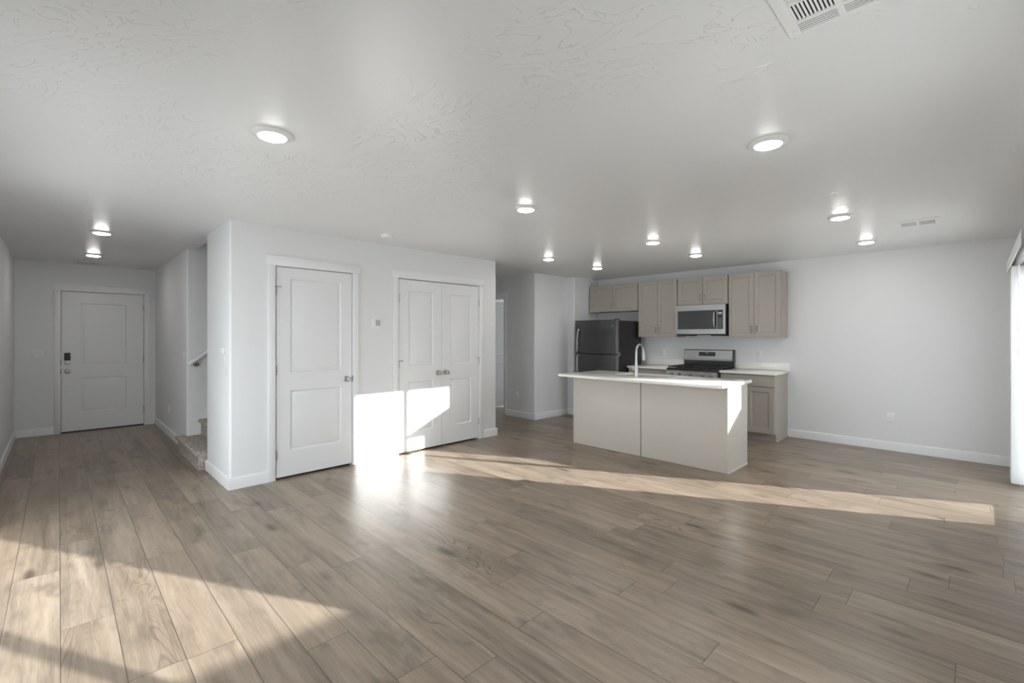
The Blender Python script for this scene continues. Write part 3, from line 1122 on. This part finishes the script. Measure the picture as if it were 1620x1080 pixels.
def ring_slab(mm, o, i, z0, z1, r=0.05):
    outer = [(o[0], o[2]), (o[1], o[2]), (o[1], o[3]), (o[0], o[3])]
    inner = rounded([(i[0], i[2], r), (i[1], i[2], r), (i[1], i[3], r), (i[0], i[3], r)])
    bm = mm.bm
    n = len(inner) // 4
    rows = {}
    for z in (z0, z1):
        rows[z] = ([bm.verts.new((p[0], p[1], z)) for p in outer], [bm.verts.new((p[0], p[1], z)) for p in inner])
    fs = []
    for z in (z0, z1):
        O, I = rows[z]
        for k in range(4):
            loop = [O[k]] + I[k * n:(k + 1) * n]
            for a in range(1, len(loop) - 1):
                fs.append(bm.faces.new((loop[0], loop[a], loop[a + 1])))
            k2 = (k + 1) % 4
            fs.append(bm.faces.new((O[k], I[k * n + n - 1], I[k2 * n], O[k2])))
    for q in (0, 1):
        A, B = rows[z0][q], rows[z1][q]
        L = len(A)
        for k in range(L):
            fs.append(bm.faces.new((A[k], A[(k + 1) % L], B[(k + 1) % L], B[k])))
    bmesh.ops.recalc_face_normals(bm, faces=fs)


m = MB()
ring_slab(m, (CX0 - ox, CX1 - ox, CY0 - oy, CY1 - oy), (SX0 - ox, SX1 - ox, SY0 - oy, SY1 - oy), 0.0005, ZC1 - ZC0)
edges = [e for e in m.bm.edges if abs(e.verts[0].co.z - e.verts[1].co.z) < 1e-6 and all(abs(v.co.x - (CX0 - ox)) < 1e-5 or abs(v.co.x - (CX1 - ox)) < 1e-5 for v in e.verts) and len(e.link_faces) == 2 and abs(e.link_faces[0].normal.dot(e.link_faces[1].normal)) < 0.1]
bmesh.ops.bevel(m.bm, geom=edges, offset=0.003, segments=2, profile=0.5, affect='EDGES')
m.build('slab', M['quartz'], t)

sk = thing('kitchen_sink', 'stainless steel undermount sink set in the island', 'sink', ((SX0 + SX1) / 2, (SY0 + SY1) / 2, 0.68))
sx, sy = (SX1 - SX0) / 2 + 0.004, (SY1 - SY0) / 2 + 0.004
m = MB()
ringsP = []
for (ins, z, r) in ((0.0, 0.1995, 0.054), (0.006, 0.06, 0.05), (0.02, 0.02, 0.05), (0.06, 0.008, 0.03), (0.16, 0.004, 0.01)):
    pts = rounded([(-sx + ins, -sy + ins, r), (sx - ins, -sy + ins, r), (sx - ins, sy - ins, r), (-sx + ins, sy - ins, r)])
    ringsP.append([m.bm.verts.new((p[0], p[1], z)) for p in pts])
fs = []
for a, b2 in zip(ringsP, ringsP[1:]):
    for k in range(len(a)):
        fs.append(m.bm.faces.new((a[k], a[(k + 1) % len(a)], b2[(k + 1) % len(a)], b2[k])))
fs.append(m.bm.faces.new(ringsP[-1]))
m.build('basin', M['steel'], sk)
m = MB()
m.lathe([(0.0, 0.006), (0.030, 0.006), (0.044, 0.010), (0.044, 0.005), (0.0, 0.003)], 24)
m.build('drain', M['nickel'], sk)

fc = thing('kitchen_faucet', 'tall chrome gooseneck faucet standing at the island sink', 'faucet', (-2.862, 4.925, ZC1))
m = MB()
m.lathe([(0, 0), (0.027, 0), (0.027, 0.006), (0.024, 0.05), (0.0215, 0.09), (0.018, 0.13), (0.0145, 0.19), (0.0135, 0.20)], 24)
m.build('body', M['nickel'], fc)
pts, rad = [], []
for z in (0.195, 0.24, 0.28):
    pts.append((0, 0, z)); rad.append(0.0135)
R_ = 0.082
for k in range(1, 13):
    a = PI - (PI * 1.02) * k / 12
    pts.append((0, R_ + R_ * math.cos(a), 0.295 + R_ * math.sin(a))); rad.append(0.013)
pts.append((0, 2 * R_ + 0.004, 0.27)); rad.append(0.0135)
m = MB()
m.tube(pts, rad, 14)
m.build('spout', M['nickel'], fc)
m = MB()
m.tube([(0, 2 * R_ + 0.004, 0.275), (0, 2 * R_ + 0.007, 0.24), (0, 2 * R_ + 0.012, 0.20), (0, 2 * R_ + 0.013, 0.188)], [0.0145, 0.016, 0.0195, 0.019], 16)
sh = m.build('spray_head', M['nickel'], fc)
MB().box(-0.008, 0.008, 2 * R_ + 0.022, 2 * R_ + 0.030, 0.215, 0.25, 0.003).build('button', M['black'], sh)
m = MB()
m.lathe([(0, 0.012), (0.019, 0.012), (0.019, 0.040), (0.016, 0.046), (0, 0.046)], 20, Matrix.Translation((0, 0, 0.085)) @ Matrix.Rotation(-PI / 2, 4, 'Y'))
m.tube([(-0.040, 0, 0.085), (-0.075, -0.005, 0.095), (-0.10, -0.008, 0.094)], [0.008, 0.006, 0.007], 10)
m.build('lever', M['nickel'], fc)

# ------------------------------------------------------------------ refrigerator
FX0, FX1, FYF, FH = -4.806, -4.000, 6.258, 1.655
rf = thing('refrigerator', 'dark stainless top-freezer refrigerator with black sides', 'refrigerator', ((FX0 + FX1) / 2, 6.68, 0))
fx = (FX0 + FX1) / 2
m = MB()
m.box(FX0 + 0.006 - fx, FX1 - 0.004 - fx, 6.355 - 6.68, 7.06 - 6.68, 0.03, FH - 0.012, 0.008)
m.box(FX0 + 0.03 - fx, FX1 - 0.03 - fx, 6.37 - 6.68, 7.0 - 6.68, 0.0, 0.04)
m.build('case', M['blackside'], rf)


def fridge_door(z0, z1, name):
    mm = MB()
    bow = [(FX0 - fx, 6.342 - 6.68)]
    n = 10
    for i in range(n + 1):
        u = i / n
        x = FX0 + 0.004 + (FX1 - FX0 - 0.008) * u - fx
        bow.append((x, FYF + 0.014 - 0.014 * (1 - (2 * u - 1) ** 2) - 6.68))
    bow.append((FX1 - fx, 6.342 - 6.68))
    mm.prism(bow, z0, z1)
    dd = mm.build(name, M['slate'], rf)
    e = MB()
    e.box(FX1 - 0.003 - fx, FX1 + 0.003 - fx, FYF + 0.016 - 6.68, 6.344 - 6.68, z0 + 0.001, z1 - 0.001, 0.002)
    e.build('edge_trim', M['steel'], dd)
    return dd


DIV = 1.100
fz = fridge_door(DIV + 0.008, FH, 'freezer_door')
ff = fridge_door(0.06, DIV - 0.008, 'fresh_food_door')
for par, za, zb in ((fz, 1.118, 1.505), (ff, 0.62, 1.082)):
    hx = FX0 + 0.078 - fx
    yb_ = FYF + 0.010 - 6.68
    mm = MB()
    near = za if par is fz else zb
    far = zb if par is fz else za
    mm.tube([(hx, yb_, far), (hx, yb_ - 0.030, far + (0.035 if far < near else -0.035)), (hx, yb_ - 0.052, (near + far) / 2), (hx, yb_ - 0.052, near + (0.02 if near < far else -0.02)), (hx, yb_, near)], [0.014, 0.014, 0.013, 0.014, 0.014], 12)
    mm.build('handle', M['steel'], par)
m = MB()
m.lathe([(0, 0), (0.016, 0), (0.015, 0.003), (0, 0.0035)], 20, Matrix.Translation((FX1 - 0.062 - fx, FYF + 0.0075 - 6.68, 1.553)) @ Matrix.Rotation(PI / 2, 4, 'X'))
m.build('badge', M['steel'], fz)
m = MB()
m.box(FX1 - 0.06 - fx, FX1 - 0.01 - fx, 6.30 - 6.68, 6.40 - 6.68, FH - 0.002, FH + 0.012, 0.003)
m.build('hinge_cover', M['blackside'], rf)
MB().box(FX1 - 0.002 - fx, FX1 + 0.006 - fx, 6.33 - 6.68, 6.385 - 6.68, DIV - 0.03, DIV + 0.03, 0.002).build('hinge_bracket', M['steel'], rf)

# ------------------------------------------------------------------ microwave
MX0, MX1, MYF, MZ0, MZ1 = -3.286, -2.532, 6.815, 1.408, 1.860
mw = thing('microwave', 'stainless over-the-range microwave with a dark glass door', 'microwave', ((MX0 + MX1) / 2, YB, MZ0))
mx = (MX0 + MX1) / 2
m = MB()
m.box(MX0 - mx + 0.001, MX1 - mx - 0.001, MYF + 0.032 - YB, -0.003, 0.0, MZ1 - MZ0)
m.box(MX0 - mx + 0.02, MX0 - mx + 0.22, MYF + 0.04 - YB, -0.10, -0.012, 0.001)
m.box(MX1 - mx - 0.22, MX1 - mx - 0.02, MYF + 0.04 - YB, -0.10, -0.012, 0.001)
m.build('case', M['blackside'], mw)
DX = -2.650
hh = MZ1 - MZ0
m = MB()
z_a, z_b = 0.016, hh - 0.003
a0, a1 = MX0 - mx, DX - mx
m.panel_slab(a1 - a0 - 0.001, z_b - z_a, 0.030, [(0.042, a1 - a0 - 0.001 - 0.004, 0.070, z_b - z_a - 0.082)], [(0.002, 0.004)], a0, z_a, MYF - YB)
dr = m.build('door', M['steel'], mw)
MB().box(a0 + 0.0445, a1 - 0.0075, MYF + 0.0015 - YB, MYF + 0.0039 - YB, z_a + 0.0725, z_b - 0.0845).build('window_glass', M['glassdark'], dr)
m = MB()
hx = DX - mx - 0.030
m.tube([(hx, MYF - YB, 0.345), (hx, MYF - YB - 0.030, 0.325), (hx, MYF - YB - 0.042, 0.225), (hx, MYF - YB - 0.030, 0.125), (hx, MYF - YB, 0.105)], [0.012, 0.0125, 0.013, 0.0125, 0.012], 12)
m.build('handle', M['steel'], dr)
m = MB()
b0, b1 = DX - mx + 0.001, MX1 - mx
m.panel_slab(b1 - b0, z_b - z_a, 0.030, [(0.004, b1 - b0 - 0.032, 0.070, z_b - z_a - 0.082)], [(0.002, 0.004)], b0, z_a, MYF - YB)
cp = m.build('control_panel', M['steel'], mw)
m = MB()
m.box(b0 + 0.0065, b1 - 0.0345, MYF + 0.0015 - YB, MYF + 0.0039 - YB, z_a + 0.0725, z_b - 0.0845)
m.build('keypad', M['black'], cp)
m = MB()
m.box(b0 + 0.014, b1 - 0.046, MYF + 0.0005 - YB, MYF + 0.0016 - YB, z_b - 0.145, z_b - 0.115)
m.build('display', M['grey'], cp)
m = MB()
for r_ in range(6):
    for c_ in range(3):
        m.box(b0 + 0.016 + 0.020 * c_, b0 + 0.028 + 0.020 * c_, MYF + 0.0008 - YB, MYF + 0.0016 - YB, 0.105 + 0.026 * r_, 0.112 + 0.026 * r_)
m.build('buttons', M['grey'], cp)

# ------------------------------------------------------------------ range
RX0, RX1, RYF = -3.286, -2.530, 6.545
rg = thing('gas_range', 'stainless gas range with black cooktop and tall backguard', 'range', ((RX0 + RX1) / 2, YB, 0))
rx = (RX0 + RX1) / 2
hw = (RX1 - RX0) / 2
y_ = lambda v: v - YB
m = MB()
m.box(-hw + 0.002, hw - 0.002, y_(6.60), y_(7.18), 0.02, 0.895)
m.box(-hw + 0.03, hw - 0.03, y_(6.66), y_(7.1), 0.0, 0.03)
m.build('body', M['blackside'], rg)
m = MB()
m.prism([(y_(6.60), 0.795), (y_(6.515), 0.795), (y_(6.520), 0.872), (y_(6.545), 0.895), (y_(6.60), 0.895)], -hw, hw, 'X')
cpn = m.build('control_panel', M['steel'], rg)
for kx in (-0.285, -0.170, 0.0, 0.170, 0.285):
    k = MB()
    mt = Matrix.Translation((kx, y_(6.518), 0.835)) @ Matrix.Rotation(PI / 2, 4, 'X')
    k.lathe([(0, 0), (0.026, 0), (0.024, 0.006), (0.019, 0.008), (0.018, 0.032), (0.015, 0.036), (0, 0.036)], 22, mt)
    k.box(kx - 0.0045, kx + 0.0045, y_(6.518) - 0.044, y_(6.518) - 0.034, 0.817, 0.853, 0.002)
    k.build('knob', M['steel'], cpn)
m = MB()
m.box(-hw, hw, y_(6.535), y_(7.09), 0.895, 0.912, 0.004)
m.build('cooktop', M['black'], rg)
for gx in (-0.245, 0.0, 0.245):
    k = MB()
    gw = 0.118
    za, zb = 0.9125, 0.944
    for xx in (gx - gw, gx, gx + gw):
        k.box(xx - 0.006, xx + 0.006, y_(6.575), y_(7.06), zb - 0.014, zb, 0.002)
    for yy in (6.58, 6.70, 6.82, 6.94, 7.055):
        k.box(gx - gw, gx + gw, y_(yy) - 0.006, y_(yy) + 0.006, zb - 0.014, zb, 0.002)
    for xx in (gx - gw, gx + gw):
        for yy in (6.58, 6.82, 7.055):
            k.box(xx - 0.006, xx + 0.006, y_(yy) - 0.006, y_(yy) + 0.006, za, zb - 0.010)
    k.build('grate', M['iron'], rg)
for gx in (-0.245, 0.245):
    for yy in (6.69, 6.94):
        k = MB()
        k.lathe([(0, 0.912), (0.045, 0.912), (0.045, 0.918), (0.034, 0.922), (0.034, 0.927), (0.0, 0.928)], 20, Matrix.Translation((gx, y_(yy), 0)))
        k.build('burner', M['iron'], rg)
m = MB()
m.box(-hw + 0.012, hw - 0.012, y_(7.10), y_(7.185), 0.912, 1.020)
m.build('vent_riser', M['black'], rg)
m = MB()
m.prism([(y_(7.195), 1.018), (y_(7.105), 1.018), (y_(7.105), 1.035), (y_(7.115), 1.040), (y_(7.130), 1.172), (y_(7.140), 1.182), (y_(7.195), 1.182)], -hw, hw - 0.012, 'X')
bgd = m.build('backguard', M['steel'], rg)
m = MB()
m.prism([(y_(7.197), 1.012), (y_(7.103), 1.012), (y_(7.128), 1.174), (y_(7.139), 1.186), (y_(7.197), 1.186)], hw - 0.0119, hw, 'X')
m.build('end_cap', M['black'], bgd)
m = MB()
m.prism([(y_(7.1185), 1.085), (y_(7.1165), 1.085), (y_(7.1225), 1.145), (y_(7.1255), 1.145)], -0.135, 0.115, 'X')
m.build('display', M['display'], bgd)
m = MB()
for k in range(4):
    m.box(-0.030 + 0.012 * k, -0.022 + 0.012 * k, y_(7.1180), y_(7.1230), 1.122, 1.136)
m.build('clock_digits', M['blueled'], bgd)
m = MB()
m.box(-hw + 0.004, hw - 0.004, y_(6.560), y_(6.60), 0.215, 0.780, 0.006)
od = m.build('oven_door', M['steel'], rg)
MB().box(-0.24, 0.24, y_(6.557), y_(6.562), 0.33, 0.62).build('oven_window', M['glassdark'], od)
k = MB()
k.tube([(-0.33, y_(6.515), 0.735), (0.33, y_(6.515), 0.735)], 0.011, 12)
for xx in (-0.31, 0.31):
    k.tube([(xx, y_(6.562), 0.735), (xx, y_(6.515), 0.735)], 0.009, 10)
k.build('handle', M['steel'], od)
MB().box(-hw + 0.004, hw - 0.004, y_(6.565), y_(6.60), 0.06, 0.205, 0.005).build('drawer', M['steel'], rg)

# ------------------------------------------------------------------ ceiling fixtures
proto = None
LIGHTS = [
    ((-2.565, 0.789), 'large round ceiling light nearest the entry-hall side of the living room'),
    ((-0.790, 2.729), 'large round ceiling light in the right half above the open floor'),
    ((-2.592, 2.723), 'round ceiling light in front of the double closet doors'),
    ((-6.189, 0.309), 'round ceiling light at the start of the entry hall'),
    ((-7.976, 0.320), 'small round ceiling light deepest in the entry hall by the vent'),
    ((-4.053, 4.704), 'small round ceiling light by the passage opening'),
    ((-4.064, 5.852), 'small round ceiling light above the refrigerator front'),
    ((-2.520, 4.693), 'round ceiling light above the middle of the island'),
    ((-2.529, 5.828), 'round ceiling light in front of the cabinet over the microwave'),
    ((-0.836, 4.873), 'round ceiling light right of the island, nearer of two'),
    ((-0.852, 6.360), 'round ceiling light closest to the bare right wall'),
]
for (x, y), lab in LIGHTS:
    if proto is None:
        proto = thing('recessed_light', lab, 'ceiling light', (x, y, H), 0, 'recessed ceiling lights')
        k = MB()
        k.lathe([(0.0, -0.0005), (0.097, -0.0005), (0.097, -0.004), (0.093, -0.007), (0.080, -0.012), (0.070, -0.0175), (0.0665, -0.0175), (0.0665, -0.014), (0.0, -0.0135)], 40)
        k.build('trim_ring', M['plastic'], proto)
        k = MB()
        k.lathe([(0.0, -0.0145), (0.066, -0.0145), (0.066, -0.0175), (0.063, -0.0205), (0.054, -0.0235), (0.040, -0.0265), (0.022, -0.0285), (0.0, -0.0292)], 40)
        k.build('lens', M['led'], proto)
    else:
        copy_tree(proto, (x, y, H), 0, lab)


def vent_parts(t):
    """louvred register, face towards -z at z=0, x width 0.30, y depth 0.28"""
    w2, d2 = 0.155, 0.140
    k = MB()
    k.box(-w2, w2, -d2, d2, -0.006, -0.0045)
    # faceplate is a frame with two columns of openings: rebuild as bars
    k.bm.clear()
    zt, zb = -0.0005, -0.006
    k.box(-w2, -0.118, -d2, d2, zb, zt, 0.002)
    k.box(0.118, w2, -d2, d2, zb, zt, 0.002)
    k.box(-0.118, 0.118, 0.125, d2, zb, zt, 0.001)
    k.box(-0.118, 0.118, -d2, -0.125, zb, zt, 0.001)
    k.box(-0.009, 0.009, -0.125, 0.125, zb, zt)
    for yy in (0.060, -0.046):
        k.box(-0.118, 0.118, yy - 0.007, yy + 0.007, zb, zt)
    fp = k.build('face_plate', M['plastic'], t)
    for sx_, sy_ in ((-0.136, 0.105), (-0.136, -0.09), (0.136, 0.105), (0.136, -0.09)):
        q = MB()
        q.lathe([(0, -0.006), (0.005, -0.006), (0.004, -0.0075), (0, -0.008)], 12, Matrix.Translation((sx_, sy_, 0)))
        q.build('screw', M['plastic'], fp)
    MB().box(-0.118, 0.118, -0.125, 0.125, -0.0012, -0.0002).build('duct_shade', M['dark'], t)  # flat near-black sheet painted as the shade behind the louvres
    for cx_ in (-0.0635, 0.0635):
        q = MB()
        for j in range(5):      # outer lines
            y0 = 0.068 + 0.0118 * j
            q.prism([(y0, -0.0055), (y0 + 0.0112, -0.0036), (y0 + 0.0112, -0.0026), (y0, -0.0045)], cx_ - 0.0545, cx_ + 0.0545, 'X')
        for j in range(6):
            y0 = -0.054 - 0.0118 * j
            q.prism([(y0, -0.0055), (y0 - 0.0065, -0.0030), (y0 - 0.0065, -0.0020), (y0, -0.0045)], cx_ - 0.0545, cx_ + 0.0545, 'X')
        for j in range(10):
            x0 = cx_ - 0.0540 + 0.0109 * j
            q.prism([(x0, -0.0058), (x0 + 0.0052, -0.0030), (x0 + 0.0052, -0.0020), (x0, -0.0048)], -0.039, 0.053, 'Y')
        q.build('louvres', M['plastic'], t)


v1 = thing('ceiling_vent', 'white louvred ceiling vent cut by the top edge', 'vent', (-0.302, 1.686, H), 0, 'ceiling vents')
vent_parts(v1)
copy_tree(v1, (-0.378, 5.615, H), 0, 'white louvred ceiling vent above the bare right wall area')
copy_tree(v1, (-8.92, 0.302, H), PI / 2, 'white louvred ceiling vent in front of the entry door')

sd = thing('smoke_detector', 'white round smoke detector on the ceiling above the closet doors', 'smoke detector', (-4.276, 2.411, H))
k = MB()
k.lathe([(0, -0.0005), (0.068, -0.0005), (0.068, -0.010), (0.062, -0.014)], 32)
k.build('base', M['plastic'], sd)
k = MB()
k.lathe([(0.060, -0.012), (0.060, -0.024), (0.052, -0.036), (0.030, -0.040), (0, -0.0405)], 32)
k.build('cover', M['plastic'], sd)


# ------------------------------------------------------------------ wall devices (local front = -y)
def plate(t, w_=0.072, h_=0.116):
    return MB().box(-w_ / 2, w_ / 2, -0.006, -0.0003, -h_ / 2, h_ / 2, 0.0025).build('cover_plate', M['plastic'], t)


def outlet(label, loc, rotz):
    t = thing('wall_outlet', label, 'outlet', loc, rotz, 'wall outlets')
    plate(t)
    k = MB().box(-0.017, 0.017, -0.008, -0.005, -0.034, 0.034, 0.003)
    f = k.build('receptacle', M['plastic'], t)
    k = MB()
    for zc in (0.017, -0.017):
        k.box(-0.0075, -0.005, -0.0084, -0.0078, zc - 0.002, zc + 0.007)
        k.box(0.005, 0.0075, -0.0084, -0.0078, zc - 0.002, zc + 0.006)
        k.box(-0.002, 0.002, -0.0084, -0.0078, zc - 0.010, zc - 0.006)
    k.build('slots', M['grey'], f)
    return t


def switch(label, loc, rotz, gangs=1):
    t = thing('light_switch', label, 'light switch', loc, rotz, 'light switches')
    plate(t, 0.072 + 0.046 * (gangs - 1))
    for i in range(gangs):
        cx_ = 0.046 * (i - (gangs - 1) / 2)
        k = MB()
        k.prism([(-0.005, -0.033), (-0.0075, -0.033), (-0.0062, 0.0), (-0.0095, 0.033), (-0.005, 0.033)], cx_ - 0.0165, cx_ + 0.0165, 'X')
        k.build('rocker', M['plastic'], t)
    return t


outlet('white outlet low on the bare wall right of the kitchen', (-0.728, YB, 0.403), 0)
outlet('white outlet above the counter under the end wall cabinet', (-2.201, YB, 1.122), 0)
outlet('white outlet low on the dim passage wall', (-5.560, YP, 0.383), 0)
outlet('white outlet low on the hall wall near the stairs', (-7.914, YH, 0.373), 0)
switch('white switch above the counter between refrigerator and range', (-3.671, YB, 1.122), 0)
switch('white double switch on the wall beside the front door', (XE, -0.205, 1.141), PI / 2, 2)
switch('white switch on the hall wall at the foot of the stairs', (-6.870, YH, 1.154), 0)
switch('white switch on the end of the closet wall below the control', (-4.930, YH, 1.150), 0)
t = thing('wall_control', 'small white control box on the end of the closet wall', 'wall control', (-4.950, YH, 1.255))
MB().box(-0.045, 0.045, -0.020, -0.0003, -0.028, 0.028, 0.004).build('housing', M['plastic'], t)
t = thing('thermostat', 'small square white thermostat between the closet doors', 'thermostat', (XC, 2.535, 1.537), PI / 2)
bs = MB().box(-0.056, 0.056, -0.008, -0.0003, -0.058, 0.058, 0.003).build('base_plate', M['plastic'], t)
MB().box(-0.046, 0.050, -0.024, -0.0075, -0.046, 0.046, 0.004).build('housing', M['plastic'], t)
MB().box(-0.014, 0.044, -0.0250, -0.0238, -0.030, 0.036).build('screen', M['grey'], t)
